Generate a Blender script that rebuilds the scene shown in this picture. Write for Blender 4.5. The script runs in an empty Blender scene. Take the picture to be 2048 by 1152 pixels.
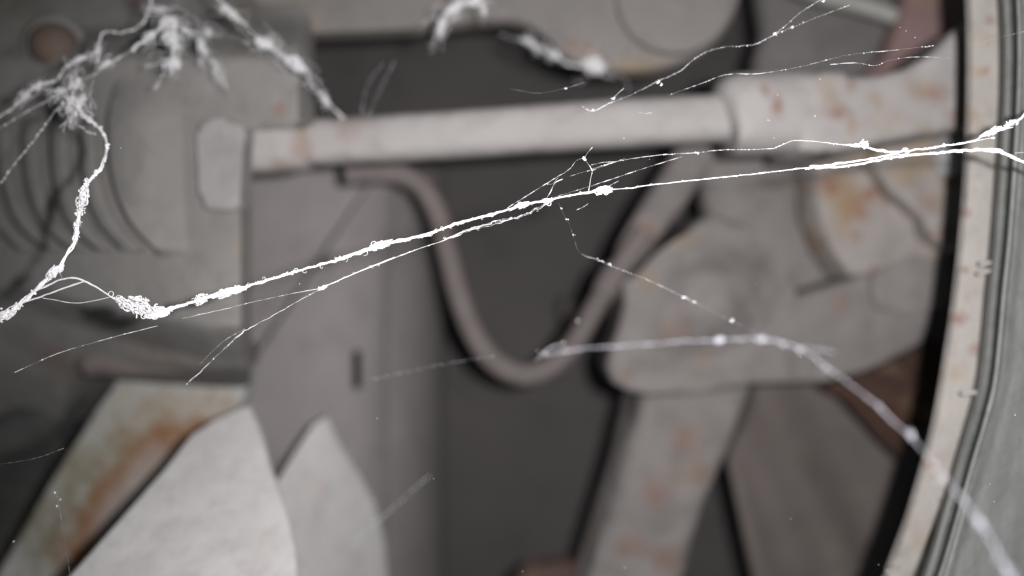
import bpy, bmesh, math, random
from mathutils import Vector, Matrix, noise
random.seed(11)

# ------------------------------------------------------------------ camera, world, flash
# 1 unit = 10 cm.  The phone's lens is at the origin and looks along +Y.
S = bpy.context.scene
FPX, CX, CY = 1607.0, 1024.0, 576.0
cam_d = bpy.data.cameras.new('camera'); cam = bpy.data.objects.new('camera', cam_d)
S.collection.objects.link(cam); S.camera = cam
cam.rotation_euler = (math.radians(90), 0, 0)
cam_d.sensor_width = 36; cam_d.lens = 36 * FPX / 2048
cam_d.clip_start = 0.02; cam_d.clip_end = 60
cam_d.dof.use_dof = True; cam_d.dof.focus_distance = 1.0
cam_d.dof.aperture_fstop = cam_d.lens / 41.0          # entrance pupil in mm at this scale

w = bpy.data.worlds.new('World'); S.world = w; w.use_nodes = True
bg = w.node_tree.nodes['Background']
bg.inputs[0].default_value = (0.75, 0.85, 0.9, 1); bg.inputs[1].default_value = 0.055

ld = bpy.data.lights.new('phone_flash', 'SPOT'); lo = bpy.data.objects.new('phone_flash', ld)
S.collection.objects.link(lo)
lo.location = (0.15, -0.01, 0.045); lo.rotation_euler = (math.radians(91), 0, math.radians(-1))
ld.energy = 128; ld.shadow_soft_size = 0.019; ld.color = (1.0, 0.968, 0.975)
ld.spot_size = math.radians(122); ld.spot_blend = 1.0

S.view_settings.view_transform = 'Standard'; S.view_settings.look = 'None'
S.view_settings.exposure = 0; S.view_settings.gamma = 1
S.cycles.use_denoising = True
S.cycles.max_bounces = 5; S.cycles.diffuse_bounces = 3

# ------------------------------------------------------------------ geometry helpers
def D(z):
    """traced depth to metres/10: the machine behind the pipe is shallow"""
    return z if z < 1.5 else 1.5 + (z - 1.5) * .35

def P(px, py, z):
    z = D(z)
    return Vector(((px - CX) / FPX * z, z, -(py - CY) / FPX * z))

def PL(px, py, pl):
    """ray through the traced point meets the plane y = z0 + a x + b z"""
    z0, a, b = pl; z0 = D(z0)
    dx, dz = (px - CX) / FPX, -(py - CY) / FPX
    t = z0 / (1 - a * dx - b * dz)
    return Vector((dx * t, t, dz * t))

def pln(z): return z if isinstance(z, tuple) else (z, 0.0, 0.0)

def spline(pts, step, closed=False):
    n = len(pts); out = []
    rng = n if closed else n - 1
    for i in range(rng):
        if closed: p = [pts[(i + k) % n] for k in (-1, 0, 1, 2)]
        else: p = [pts[max(0, i - 1)], pts[i], pts[i + 1], pts[min(n - 1, i + 2)]]
        L = math.hypot(p[2][0] - p[1][0], p[2][1] - p[1][1])
        m = max(1, int(L / step))
        for j in range(m):
            t = j / m
            out.append(tuple(0.5 * (2 * b + (c - a) * t + (2 * a - 5 * b + 4 * c - d) * t * t + (3 * b - a - 3 * c + d) * t ** 3)
                             for a, b, c, d in zip(*p)))
    if not closed: out.append(tuple(pts[-1]))
    return out

def thing(name, label, cat, loc=(0, 0, 0), group=None):
    o = bpy.data.objects.new(name, None); S.collection.objects.link(o)
    o.location = loc; o.empty_display_size = 0.05
    o['label'] = label; o['category'] = cat
    if group: o['group'] = group
    return o

def link(name, bm, mat, parent=None, smooth=True, kind=None, label=None):
    me = bpy.data.meshes.new(name); bm.to_mesh(me); bm.free()
    if smooth:
        for p in me.polygons: p.use_smooth = True
        me.set_sharp_from_angle(angle=math.radians(48))
    me.materials.append(mat)
    o = bpy.data.objects.new(name, me); S.collection.objects.link(o)
    if parent:
        o.parent = parent
        L = parent.location.copy(); q = parent
        while q.parent: q = q.parent; L += q.location
        o.matrix_parent_inverse = Matrix.Translation(-L) if parent.type == 'EMPTY' else Matrix.Identity(4)
    if kind: o['kind'] = kind
    if label: o['label'] = label
    return o

def tag(o, label, cat=None, group=None, kind=None):
    o['label'] = label
    if cat: o['category'] = cat
    if group: o['group'] = group
    if kind: o['kind'] = kind
    return o

def plate_bm(pts, z, thick, bevel=0.01, smooth=0, seg=3, wob=0.0):
    pl = pln(z)
    if smooth: pts = spline(pts, smooth, True)
    bm = bmesh.new()
    vs = []
    for x, y in pts:
        if wob:
            x += wob * noise.noise((x * .03, y * .03, 1.7)); y += wob * noise.noise((x * .03, y * .03, 7.7))
        vs.append(bm.verts.new(PL(x, y, pl)))
    f = bm.faces.new(vs); bm.normal_update()
    if f.normal.y > 0: f.normal_flip()
    front = set(f.edges)
    r = bmesh.ops.extrude_face_region(bm, geom=[f])
    nv = [g for g in r['geom'] if isinstance(g, bmesh.types.BMVert)]
    nf = [g for g in r['geom'] if isinstance(g, bmesh.types.BMFace)]
    # the extruded copy becomes the front; the old ring moves back
    keep = {v for ff in nf for v in ff.verts}
    for v in bm.verts:
        if v not in keep: v.co.y += thick
    if bevel:
        ed = list({e for ff in nf for e in ff.edges})
        bmesh.ops.bevel(bm, geom=ed, offset=bevel, segments=seg, profile=0.5, affect='EDGES', clamp_overlap=True)
    bmesh.ops.triangulate(bm, faces=[ff for ff in bm.faces if len(ff.verts) > 4])
    bmesh.ops.recalc_face_normals(bm, faces=bm.faces)
    return bm

def plate(name, pts, z, thick, mat, parent=None, **k):
    lab = k.pop('label', None)
    o = link(name, plate_bm(pts, z, thick, **k), mat, parent, smooth=True, label=lab)
    return o

def dome(name, pts, z, height, mat, parent=None, back=0.02, rings=10, power=2.0, smooth=12):
    """a swollen boss on an outline that is star-shaped about its middle"""
    pl = pln(z)
    if smooth: pts = spline(pts, smooth, True)
    cx = sum(p[0] for p in pts) / len(pts); cy = sum(p[1] for p in pts) / len(pts)
    bm = bmesh.new(); prev = None
    prof = [(1 - i / rings, height * (.5 - .5 * math.cos(math.pi * i / rings))) for i in range(rings)] if power == 0 else [(1, -back)] + [(math.cos(i / rings * math.pi / 2), height * (math.sin(i / rings * math.pi / 2) ** (2 / power))) for i in range(rings)]
    for s, h in prof:
        ring = []
        for x, y in pts:
            v = PL(cx + (x - cx) * s, cy + (y - cy) * s, pl); v.y -= h
            ring.append(bm.verts.new(v))
        if prev:
            for i in range(len(ring)):
                j = (i + 1) % len(ring); bm.faces.new((prev[i], prev[j], ring[j], ring[i]))
        prev = ring
    v = PL(cx, cy, pl); v.y -= height; c = bm.verts.new(v)
    for i in range(len(prev)): bm.faces.new((prev[i], prev[(i + 1) % len(prev)], c))
    bmesh.ops.recalc_face_normals(bm, faces=bm.faces)
    return link(name, bm, mat, parent)

def tube_into(bm, pts, rad, sides=8, power=2.0, caps=True):
    """pts: world vectors; rad: radius per point"""
    n = len(pts); prev = None; nrm = None
    for i in range(n):
        t = (pts[min(n - 1, i + 1)] - pts[max(0, i - 1)])
        if t.length < 1e-9: t = Vector((1, 0, 0))
        t.normalize()
        if nrm is None:
            nrm = t.cross(Vector((0, 1, 0)))
            if nrm.length < 1e-4: nrm = t.cross(Vector((0, 0, 1)))
        nrm = (nrm - t * nrm.dot(t)).normalized(); b = t.cross(nrm)
        ring = []
        for k in range(sides):
            a = 2 * math.pi * k / sides; c, s = math.cos(a), math.sin(a)
            q = (abs(c) ** power + abs(s) ** power) ** (-1 / power)
            ring.append(bm.verts.new(pts[i] + (nrm * c + b * s) * q * rad[i]))
        if prev:
            for k in range(sides):
                j = (k + 1) % sides; bm.faces.new((prev[k], prev[j], ring[j], ring[k]))
        elif caps: bm.faces.new(ring[::-1])
        prev = ring
    if caps: bm.faces.new(prev)

def tube(name, pts, mat, parent=None, sides=24, step=8, power=2.0, sm=True):
    """pts: (px, py, z, radius in px)"""
    q = spline(pts, step) if sm else pts
    bm = bmesh.new()
    tube_into(bm, [P(a, b, c) for a, b, c, d in q], [d * D(c) / FPX for a, b, c, d in q], sides, power)
    bmesh.ops.recalc_face_normals(bm, faces=bm.faces)
    return link(name, bm, mat, parent)

def sheet(name, x0, x1, y0, y1, zf, mat, parent=None, nx=40, ny=40, thick=0.02):
    """a curved sheet: depth zf(px, py) over a rectangle or warped rectangle, with a back and edges"""
    bm = bmesh.new(); fr = []; bk = []
    for j in range(ny + 1):
        v = j / ny; a = []; b = []
        for i in range(nx + 1):
            u = i / nx
            py = y0 + (y1 - y0) * v
            xa = x0(py) if callable(x0) else x0; xb = x1(py) if callable(x1) else x1
            px = xa + (xb - xa) * u
            p = P(px, py, zf(px, py)); a.append(bm.verts.new(p)); b.append(bm.verts.new(p + Vector((0, thick, 0))))
        fr.append(a); bk.append(b)
    for j in range(ny):
        for i in range(nx):
            bm.faces.new((fr[j][i], fr[j][i + 1], fr[j + 1][i + 1], fr[j + 1][i]))
            bm.faces.new((bk[j][i], bk[j + 1][i], bk[j + 1][i + 1], bk[j][i + 1]))
    for i in range(nx):
        bm.faces.new((fr[0][i], bk[0][i], bk[0][i + 1], fr[0][i + 1]))
        bm.faces.new((fr[ny][i], fr[ny][i + 1], bk[ny][i + 1], bk[ny][i]))
    for j in range(ny):
        bm.faces.new((fr[j][0], fr[j + 1][0], bk[j + 1][0], bk[j][0]))
        bm.faces.new((fr[j][nx], bk[j][nx], bk[j + 1][nx], fr[j + 1][nx]))
    bmesh.ops.recalc_face_normals(bm, faces=bm.faces)
    return link(name, bm, mat, parent)

def circ(cx, cy, rx, ry=None, n=40, a0=0.0):
    ry = ry or rx
    return [(cx + rx * math.cos(a0 + 2 * math.pi * i / n), cy + ry * math.sin(a0 + 2 * math.pi * i / n)) for i in range(n)]

# ------------------------------------------------------------------ materials
RUST = (0.20, 0.098, 0.060); OCHRE = (0.27, 0.195, 0.115)
def paint(name, col, col2=None, rust=0.0, rscale=9.0, spots=(), rough=0.75, bump=0.15, mott=6.0, scratch=None, spec=0.25, lump=0.0):
    """dusty painted metal: mottled colour, scattered rust, rust stains of their own shape at given places"""
    m = bpy.data.materials.new(name); m.use_nodes = True
    nt = m.node_tree; N = nt.nodes; L = nt.links
    b = N['Principled BSDF']; b.inputs['Roughness'].default_value = rough; b.inputs['Specular IOR Level'].default_value = spec
    tc = N.new('ShaderNodeTexCoord'); co = tc.outputs['Object']
    def nz(scale, detail=5, r=.6, vec=None):
        n = N.new('ShaderNodeTexNoise'); n.inputs['Scale'].default_value = scale; n.inputs['Detail'].default_value = detail
        n.inputs['Roughness'].default_value = r; L.new(vec or co, n.inputs['Vector']); return n.outputs['Fac']
    def rng(s, a, bb, c=0, d=1):
        r = N.new('ShaderNodeMapRange'); r.interpolation_type = 'SMOOTHSTEP'
        for i, v in zip((1, 2, 3, 4), (a, bb, c, d)): r.inputs[i].default_value = v
        L.new(s, r.inputs[0]); return r.outputs[0]
    def mix(f, a, bcol):
        x = N.new('ShaderNodeMix'); x.data_type = 'RGBA'
        L.new(f, x.inputs[0])
        for i, v in ((6, a), (7, bcol)):
            if isinstance(v, tuple): x.inputs[i].default_value = (*v, 1)
            else: L.new(v, x.inputs[i])
        return x.outputs[2]
    col2 = col2 or tuple(c * .74 for c in col)
    c = mix(rng(nz(mott), .3, .7), col, col2)
    c = mix(rng(nz(mott * 7, 3), .45, .8, 0, .5), c, tuple(v * .72 for v in col2))
    c = mix(rng(nz(mott * 3.1 + 2, 4), .56, .75, 0, .35), c, tuple(min(.9, v * 1.3) for v in col))
    if rust > 0:
        t = .72 - rust * .3
        c = mix(rng(nz(rscale, 4, .55), t - .06, t + .10, 0, .55), c, OCHRE)
        c = mix(rng(nz(rscale * 1.7, 5, .6), t, t + .1, 0, .75), c, RUST)
    if spots:
        n1 = nz(14, 4, .6); brk = rng(nz(42, 4, .65), .34, .56, .45, 1)
        acc = {}
        for s in spots:
            px, py, z, r, st = s[:5]; colr = s[5] if len(s) > 5 else RUST
            el = s[6] if len(s) > 6 else (1, 1)
            mp = N.new('ShaderNodeVectorMath'); mp.operation = 'SUBTRACT'; L.new(co, mp.inputs[0]); mp.inputs[1].default_value = P(px, py, z)
            sc = N.new('ShaderNodeVectorMath'); sc.operation = 'MULTIPLY'; L.new(mp.outputs[0], sc.inputs[0]); sc.inputs[1].default_value = (1 / el[0], .06, 1 / el[1])
            ln = N.new('ShaderNodeVectorMath'); ln.operation = 'LENGTH'; L.new(sc.outputs[0], ln.inputs[0])
            R = r * D(z) / FPX
            ma = N.new('ShaderNodeMath'); ma.operation = 'MULTIPLY_ADD'; L.new(n1, ma.inputs[0]); ma.inputs[1].default_value = -1.9 * R; 
            L.new(ln.outputs['Value'], ma.inputs[2])
            # noise about 0.5 -> shift back by R*0.95
            f = rng(ma.outputs[0], -1.0 * R, .35 * R, min(.95, st * 1.12), 0)
            mm = N.new('ShaderNodeMath'); mm.operation = 'MULTIPLY'; L.new(f, mm.inputs[0]); L.new(brk, mm.inputs[1])
            c = mix(mm.outputs[0], c, colr)
    L.new(c, b.inputs['Base Color'])
    if scratch:
        mp = N.new('ShaderNodeMapping'); L.new(co, mp.inputs[0]); mp.inputs['Scale'].default_value = scratch; mp.inputs['Rotation'].default_value = (0, math.radians(6), 0)
        s = nz(1.0, 6, .7, mp.outputs[0])
        c2 = mix(rng(s, .40, .70, 0, .13), c, tuple(min(.8, v * 1.8) for v in col)); L.new(c2, b.inputs['Base Color'])
    if bump:
        bp = N.new('ShaderNodeBump'); bp.inputs['Strength'].default_value = bump; bp.inputs['Distance'].default_value = .02
        L.new(nz(22, 5), bp.inputs['Height']); L.new(bp.outputs[0], b.inputs['Normal'])
        if lump:
            b2 = N.new('ShaderNodeBump'); b2.inputs['Strength'].default_value = lump; b2.inputs['Distance'].default_value = .10
            L.new(nz(5.5, 2, .45), b2.inputs['Height']); L.new(bp.outputs[0], b2.inputs['Normal']); L.new(b2.outputs[0], b.inputs['Normal'])
    return m

def silk(name, col=(.9, .9, .92), rough=.45):
    m = bpy.data.materials.new(name); m.use_nodes = True; b = m.node_tree.nodes['Principled BSDF']
    N = m.node_tree.nodes; L = m.node_tree.links
    tc = N.new('ShaderNodeTexCoord'); n = N.new('ShaderNodeTexNoise'); n.inputs['Scale'].default_value = 60
    L.new(tc.outputs['Object'], n.inputs['Vector'])
    x = N.new('ShaderNodeMix'); x.data_type = 'RGBA'; L.new(n.outputs['Fac'], x.inputs[0])
    x.inputs[6].default_value = (*col, 1); x.inputs[7].default_value = (*(c * .8 for c in col), 1)
    L.new(x.outputs[2], b.inputs['Base Color'])
    b.inputs['Roughness'].default_value = rough
    return m

SILK = silk('white_silk'); DUST = silk('dusty_silk', (.70, .705, .71), .8); FAINT = silk('thin_silk', (.42, .425, .47), .4)

# ------------------------------------------------------------------ setting: the back wall and dark space
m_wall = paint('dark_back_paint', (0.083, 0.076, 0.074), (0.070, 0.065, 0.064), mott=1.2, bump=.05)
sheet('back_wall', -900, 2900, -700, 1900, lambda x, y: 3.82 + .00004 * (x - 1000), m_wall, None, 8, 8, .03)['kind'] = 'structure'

# ------------------------------------------------------------------ curved column and the side sheet behind it
col_t = thing('curved_panel', 'tall grey rounded panel with a dark slot, left of the looping hose', 'panel', P(660, 1250, 2.2))
m_col = paint('grey_panel_paint', (0.271, 0.254, 0.248), (0.233, 0.217, 0.211), rust=.06, mott=1.6, bump=.05)
def col_left(y): return 752 - (y - 350) * .655 if y < 860 else 418 - (y - 860) * .2
def col_z(x, y):
    u = max(0, min(1, (x - 600) / 288)); z = 2.36 + 1.40 * (1 - math.sqrt(max(0, 1 - u * u * .995)))
    e = 786 - (y - 450) * .09 if y > 450 else 786
    return z + (.035 if x > e + 8 else .035 * max(0, (x - e + 8) / 16))
# the front face carries a real slot
sl_x0, sl_x1, sl_y0, sl_y1 = 704, 722, 702, 778
bm = bmesh.new(); rows = []
ys = [340 + (sl_y0 - 340) * i / 18 for i in range(19)] + [sl_y0 + (sl_y1 - sl_y0) * i / 4 for i in range(1, 5)] + [sl_y1 + (1300 - sl_y1) * i / 16 for i in range(1, 17)]
for y in ys:
    a = col_left(y); xs = [a + (min(sl_x0, max(a + 20, sl_x0)) - a) * i / 10 for i in range(11)]
    if a > 690: xs = [a + (758 - a) * i / 10 for i in range(11)]; xs += [764]
    else: xs += [sl_x1]
    xs += [xs[-1] + (775 - xs[-1]) * i / 3 for i in (1, 2, 3)]
    rows.append([bm.verts.new(P(x, y, col_z(x, y))) for x in xs])
for j, (r1, r2) in enumerate(zip(rows, rows[1:])):
    for i in range(len(r1) - 1):
        if i == 10 and sl_y0 - 1 <= ys[j] < sl_y1 - 1: continue
        bm.faces.new((r1[i], r2[i], r2[i + 1], r1[i + 1]))
bmesh.ops.recalc_face_normals(bm, faces=bm.faces)
ex = bmesh.ops.extrude_face_region(bm, geom=bm.faces[:], use_keep_orig=True)
for g in ex['geom']:
    if isinstance(g, bmesh.types.BMVert): g.co.y += .03
bmesh.ops.recalc_face_normals(bm, faces=bm.faces)
link('panel_face', bm, m_col, col_t)
sheet('rounded_edge', lambda y: 775, lambda y: 888, 340, 1300, col_z, m_col, col_t, 40, 30, .03)

m_side = paint('side_sheet_paint', (0.309, 0.291, 0.284), (0.274, 0.256, 0.248), rust=.05, mott=2, bump=.05,
               spots=[(470, 820, 2.75, 26, .7), (500, 790, 2.75, 20, .5, OCHRE)])
o = plate('side_sheet', [(476, 300), (790, 300), (790, 420), (470, 960), (380, 960), (440, 840), (486, 720), (482, 500)], 2.75, .03, m_side, bevel=.004)
tag(o, 'flat grey sheet between the ribbed housing and the rounded panel', 'sheet')

# ------------------------------------------------------------------ ribbed housing, left
hs = thing('ribbed_housing', 'dull grey housing with curved cooling ribs behind the cobwebs at left', 'housing', P(200, 760, 1.5))
m_hs = paint('housing_grey', (0.228, 0.220, 0.209), (0.186, 0.181, 0.173), rust=.04, mott=3.5, bump=.2,
             spots=[(490, 20, 1.5, 50, .5, (.10, .075, .05)), (270, 5, 1.6, 34, .6, (.09, .05, .045)), (20, 10, 1.8, 110, .5, (.11, .105, .06)), (470, 95, 1.365, 26, .4), (560, 215, 1.365, 22, .45), (500, 60, 1.365, 30, .35, OCHRE), (80, 735, 1.6, 60, .3), (330, 735, 1.5, 80, .25), (250, 740, 1.5, 50, .3)])
def hs_z(x, y):
    u = (480 - x) / 480.0
    z = 1.365 + .11 * max(0, u) ** 1.9
    yb = 570 + 80 * max(0, min(1, x / 420))
    if y > yb: z += .26 * ((y - yb) / 120) ** 1.3
    if y > 735 and x > 120: z += .35 * min(1, (x - 120) / 90) * ((y - 735) / 40)
    if y < 120: z += .22 * ((120 - y) / 120) ** 1.3
    if x > 484: z += .03 * ((x - 484) / 8) ** 2
    return z
def hs_right(y):
    return 492 if y > 275 else 492 + (275 - y) * 4.3 if y > 245 else 621
def hs_z2(x, y):
    if y <= 250 and x > 470:
        return 1.365 + .12 * max(0, (x - 590) / 40) ** 2 * (1 if x > 590 else 0) + (.22 * ((120 - y) / 120) ** 1.3 if y < 120 else 0)
    return hs_z(x, y)
sheet('housing_shell', lambda y: -260, hs_right, -60, 840, hs_z2, m_hs, hs, 70, 90, .03)
arcs = [[(-62, 215), (-66, 300), (-50, 380), (-18, 450), (34, 508)],
        [(-20, 225), (-20, 300), (-5, 380), (25, 450), (92, 508)],
        [(36, 235), (34, 300), (44, 380), (75, 450), (140, 506)],
        [(92, 225), (90, 300), (100, 380), (128, 450), (190, 505)],
        [(158, 205), (150, 290), (158, 370), (182, 440), (236, 504)],
        [(224, 150), (206, 220), (205, 310), (222, 390), (252, 450), (302, 500)]]
arcs = [spline(a, 12) for a in arcs]
def at_y(arc, y):
    for p, q in zip(arc, arc[1:]):
        if p[1] <= y <= q[1]: return p[0] + (q[0] - p[0]) * (y - p[1]) / max(1e-6, q[1] - p[1])
    return arc[0][0] if y < arc[0][1] else arc[-1][0]
for A, B in zip(arcs, arcs[1:]):
    bm = bmesh.new(); ys = [232 + (500 - 232) * i / 24 for i in range(25)]
    rows = []
    for y in ys:
        a, b = at_y(A, y) + 8, at_y(B, y) - 10
        row = []
        for u, h in ((0, -.05), (.02, .034), (.12, .042), (.5, .046), (.88, .042), (.98, .034), (1, -.05)):
            x = a + (b - a) * u; e = min(1, (y - 232) / 25)
            p = P(x, y, hs_z(x, y) + .004 - h * e); row.append(bm.verts.new(p))
        rows.append(row)
    for r1, r2 in zip(rows, rows[1:]):
        for i in range(6): bm.faces.new((r1[i], r1[i + 1], r2[i + 1], r2[i]))
    for r in (rows[0], rows[-1]): bm.faces.new(r)
    bmesh.ops.recalc_face_normals(bm, faces=bm.faces)
    link('cooling_rib', bm, m_hs, hs)
# the flush skin to the right of the last groove
bm = bmesh.new(); rows = []
for y in [150 + 362 * i / 30 for i in range(31)]:
    a = at_y(arcs[-1], y) + 8; row = []
    for u, h in ((0, -.05), (.015, .034), (.05, .042), (.5, .03), (1, -.004)):
        x = a + (385 - a) * u; e = min(1, (y - 150) / 90, (512 - y) / 20 + .2)
        row.append(bm.verts.new(P(x, y, hs_z2(x, y) + .003 - h * max(0, e))))
    rows.append(row)
for r1, r2 in zip(rows, rows[1:]):
    for i in range(4): bm.faces.new((r1[i], r1[i + 1], r2[i + 1], r2[i]))
bmesh.ops.recalc_face_normals(bm, faces=bm.faces)
link('raised_cover', bm, m_hs, hs)

m_rustbolt = paint('rusty_bolt', (.125, .088, .070), (.10, .08, .066), rust=.15, rscale=14, mott=6)
bt = thing('rusty_bolt', 'round rust brown bolt head high up on the left housing', 'bolt', P(110, 92, 1.62))
dome('bolt_head', circ(108, 92, 46), hs_z2(108, 92) - .012, .035, m_rustbolt, bt, back=.06)
dome('washer', circ(112, 92, 62, 60), hs_z2(108, 92) + .015, .022, m_hs, bt, back=.08, power=4)

# ------------------------------------------------------------------ lower left: dark hollow, rust-stained strip, pale plate
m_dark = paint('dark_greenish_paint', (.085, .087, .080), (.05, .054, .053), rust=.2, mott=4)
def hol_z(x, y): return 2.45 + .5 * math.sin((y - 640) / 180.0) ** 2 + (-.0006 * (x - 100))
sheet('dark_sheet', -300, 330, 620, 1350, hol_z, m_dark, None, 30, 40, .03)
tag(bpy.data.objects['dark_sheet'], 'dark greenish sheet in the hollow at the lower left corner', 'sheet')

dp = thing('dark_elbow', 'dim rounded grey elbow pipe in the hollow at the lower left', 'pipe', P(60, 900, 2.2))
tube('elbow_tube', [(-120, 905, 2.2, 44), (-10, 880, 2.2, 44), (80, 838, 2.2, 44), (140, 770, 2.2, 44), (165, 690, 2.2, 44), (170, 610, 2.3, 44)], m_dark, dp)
tube('elbow_band', [(52, 853, 2.2, 50), (86, 834, 2.2, 50)], m_dark, dp, sm=False, power=2)
m_strip = paint('rust_stained_paint', (0.426, 0.426, 0.412), (0.355, 0.362, 0.348), mott=4, bump=.25,
                spots=[(388, 846, 1.92, 84, 0.8, OCHRE), (318, 866, 1.92, 105, 0.85, OCHRE), (238, 926, 1.92, 126, .75, (.20, .17, .09)), (178, 1006, 1.92, 134, .75, (.19, .165, .095)), (138, 1086, 1.92, 134, .75, (.17, .15, .10)), (393, 868, 1.92, 47, 0.9, (.23, .105, .05)), (338, 881, 1.92, 56, 0.9, (.23, .105, .05)), (283, 911, 1.92, 56, 0.9, (.23, .105, .05)), (238, 956, 1.92, 53, 0.9, (.23, .105, .05)), (208, 1006, 1.92, 50, 0.9, (.23, .105, .05)), (183, 1056, 1.92, 56, 0.9, (.23, .105, .05)), (158, 1106, 1.92, 50, 0.9, (.23, .105, .05)), (308, 931, 1.92, 47, 0.8, (.33, .29, .265)), (273, 966, 1.92, 42, 0.8, (.33, .29, .265)), (243, 1011, 1.92, 42, 0.8, (.33, .29, .265)), (218, 1051, 1.92, 33, 0.8, (.33, .29, .265)), (318, 956, 1.92, 25, 0.7, (.25, .2, .06))])
st = thing('stained_strip', 'grey metal strip with a wide orange rust stain beside the pale plate', 'strip', P(60, 1250, 1.67))
plate('strip_face', [(236, 756), (330, 752), (500, 738), (486, 800), (440, 870), (330, 1010), (160, 1200), (60, 1320), (-90, 1300), (4, 1134), (110, 950), (190, 818)], (2.13, .05, .10), .05, m_strip, st, bevel=.012)
plate('top_ledge', [(150, 700), (230, 692), (480, 690), (486, 735), (430, 748), (240, 754), (165, 758), (140, 730)], 1.62, .10,
      paint('brown_ledge', (.17, .15, .14), (.14, .115, .105), rust=.3, rscale=6, mott=4), st, bevel=.04)

m_pale = paint('pale_plate_paint', (.53, .518, .512), (.46, .448, .442), mott=5, bump=.25, lump=.12, rust=.02, spots=[(600, 1020, 1.5, 40, .25, (.45, .33, .28), (.6, 1.4))])
pp = thing('pale_plate', 'big pale grey pointed plate with a slit, filling the lower left', 'plate', P(400, 1250, 1.45))
plate('left_blade', [(-40, 1345), (149, 1141), (330, 936), (382, 870), (430, 839), (497, 811), (521, 867), (538, 932), (551, 966), (566, 1010), (590, 1100), (600, 1340)],
      (1.974, .0, .98), .012, m_pale, pp, bevel=.005)
plate('right_blade', [(540, 985), (590, 905), (626, 850), (653, 832), (685, 898), (726, 960), (751, 1012), (768, 1082), (775, 1151), (782, 1340), (540, 1340)],
      (3.2, 1.15, .0), .02, m_pale, pp, bevel=.006)

# ------------------------------------------------------------------ top bracket
m_br = paint('bracket_paint', (.205, .192, .180), (.170, .160, .150), rust=.05, mott=2.5,
             spots=[(1180, 112, 1.62, 28, .55), (1280, 130, 1.62, 46, .5, OCHRE, (1.6, .5)), (1140, 95, 1.62, 20, .5), (610, 50, 1.62, 60, .35, OCHRE)])
br = thing('top_bracket', 'grey cast bracket with a drooping round end along the top edge', 'bracket', P(1000, -80, 1.62))
plate('bracket_arm', [(540, -160), (545, 55), (600, 64), (700, 62), (840, 55), (930, 42), (1010, 38), (1062, 50), (1105, 84), (1142, 116), (1200, 136), (1280, 140),
      (1350, 128), (1420, 95), (1462, 45), (1485, -20), (1490, -160)], (1.62, .04, 0), .05, m_br, br, bevel=.015, smooth=14, seg=4)
dome('round_boss', circ(1350, -5, 118, 112), 1.600, .012, m_br, br, power=3)
dome('centre_cap', circ(1360, -25, 74, 70), 1.592, .012, m_br, br, power=3)

# ------------------------------------------------------------------ top right panels
m_tr = paint('grey_sheet_paint', (.185, .176, .17), (.155, .146, .142), rust=.08, mott=2)
tr = thing('folded_cover', 'grey folded cover with a pale lip, top right above the pipe collar', 'cover', P(1650, 160, 2.3))
plate('cover_face', [(1500, -150), (1830, -150), (1805, 40), (1760, 150), (1690, 190), (1530, 190), (1512, 120), (1530, 60)], (2.25, 0, .1), .06, m_tr, tr, bevel=.03)
tube('cover_lip', [(1560, -40, 2.12, 15), (1640, -8, 2.12, 15), (1720, 12, 2.12, 15), (1790, 34, 2.12, 14)], paint('pale_lip', (.36, .36, .33), mott=3), tr, power=4)
m_red = paint('reddish_paint', (.24, .165, .155), (.19, .125, .12), rust=.15, mott=3)
o = plate('red_bracket', [(1838, -120), (1935, -120), (1935, 60), (1880, 150), (1740, 190), (1700, 175), (1772, 110), (1800, 40)], 2.15, .05, m_red, bevel=.02)
tag(o, 'dull reddish bracket at the top right beside the pale rim', 'bracket')

# ------------------------------------------------------------------ casting at the right
m_cast = paint('casting_paint', (0.216, 0.200, 0.192), (0.182, 0.170, 0.162), rust=.16, rscale=7, mott=2.6, bump=.2, lump=.6,
               spots=[(1295, 455, 1.95, 26, .6), (1360, 478, 1.9, 34, .5, OCHRE, (1.3, .8)), (1345, 660, 1.85, 36, .4), (1290, 560, 1.9, 30, .4, OCHRE), (1680, 610, 1.9, 26, .4), (1255, 750, 1.9, 22, .5),
                      (1370, 870, 2.0, 39, .45), (1310, 990, 2.0, 43, .5), (1260, 1090, 2.0, 36, .55), (1400, 950, 2.0, 28, .35), (1330, 1120, 2.0, 36, .5)])
cs = thing('valve_casting', 'large grey lumpy casting with a leg running down, right of the hose', 'casting', P(1270, 1200, 2.0))
plate('upper_web', [(1404, 292), (1500, 300), (1660, 280), (1660, 440), (1710, 560), (1590, 610), (1470, 560), (1425, 470), (1410, 400)], 2.25, .06, m_cast, cs, bevel=.03)
plate('casting_body', [(1424, 424), (1392, 446), (1352, 494), (1340, 508), (1296, 534), (1246, 562), (1248, 610), (1240, 645), (1222, 700), (1214, 735), (1226, 766), (1255, 786), (1300, 796),
      (1400, 790), (1512, 770), (1650, 768), (1725, 750), (1795, 720), (1848, 690), (1868, 640), (1884, 560), (1895, 500), (1760, 520), (1700, 560), (1600, 590), (1560, 510), (1500, 450), (1450, 432)],
      (1.90, 0, .06), .16, m_cast, cs, bevel=.018, smooth=0, wob=3, seg=4)
dome('round_lobe', [(1262, 590), (1300, 520), (1370, 470), (1450, 458), (1530, 475), (1568, 530), (1570, 600), (1530, 690), (1430, 740), (1320, 740), (1262, 690)], 1.895, .075, m_cast, cs, power=0)
plate('corner_pad', [(1752, 500), (1770, 482), (1890, 478), (1895, 600), (1880, 618), (1775, 622), (1750, 600)], 1.83, .05, m_cast, cs, bevel=.014, smooth=10)
tube('side_arm', [(1240, 538, 2.1, 14), (1250, 522, 2.1, 26), (1278, 478, 2.15, 34), (1318, 416, 2.2, 38), (1362, 352, 2.25, 40), (1392, 305, 2.3, 40)], m_cast, cs, power=3)
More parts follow.
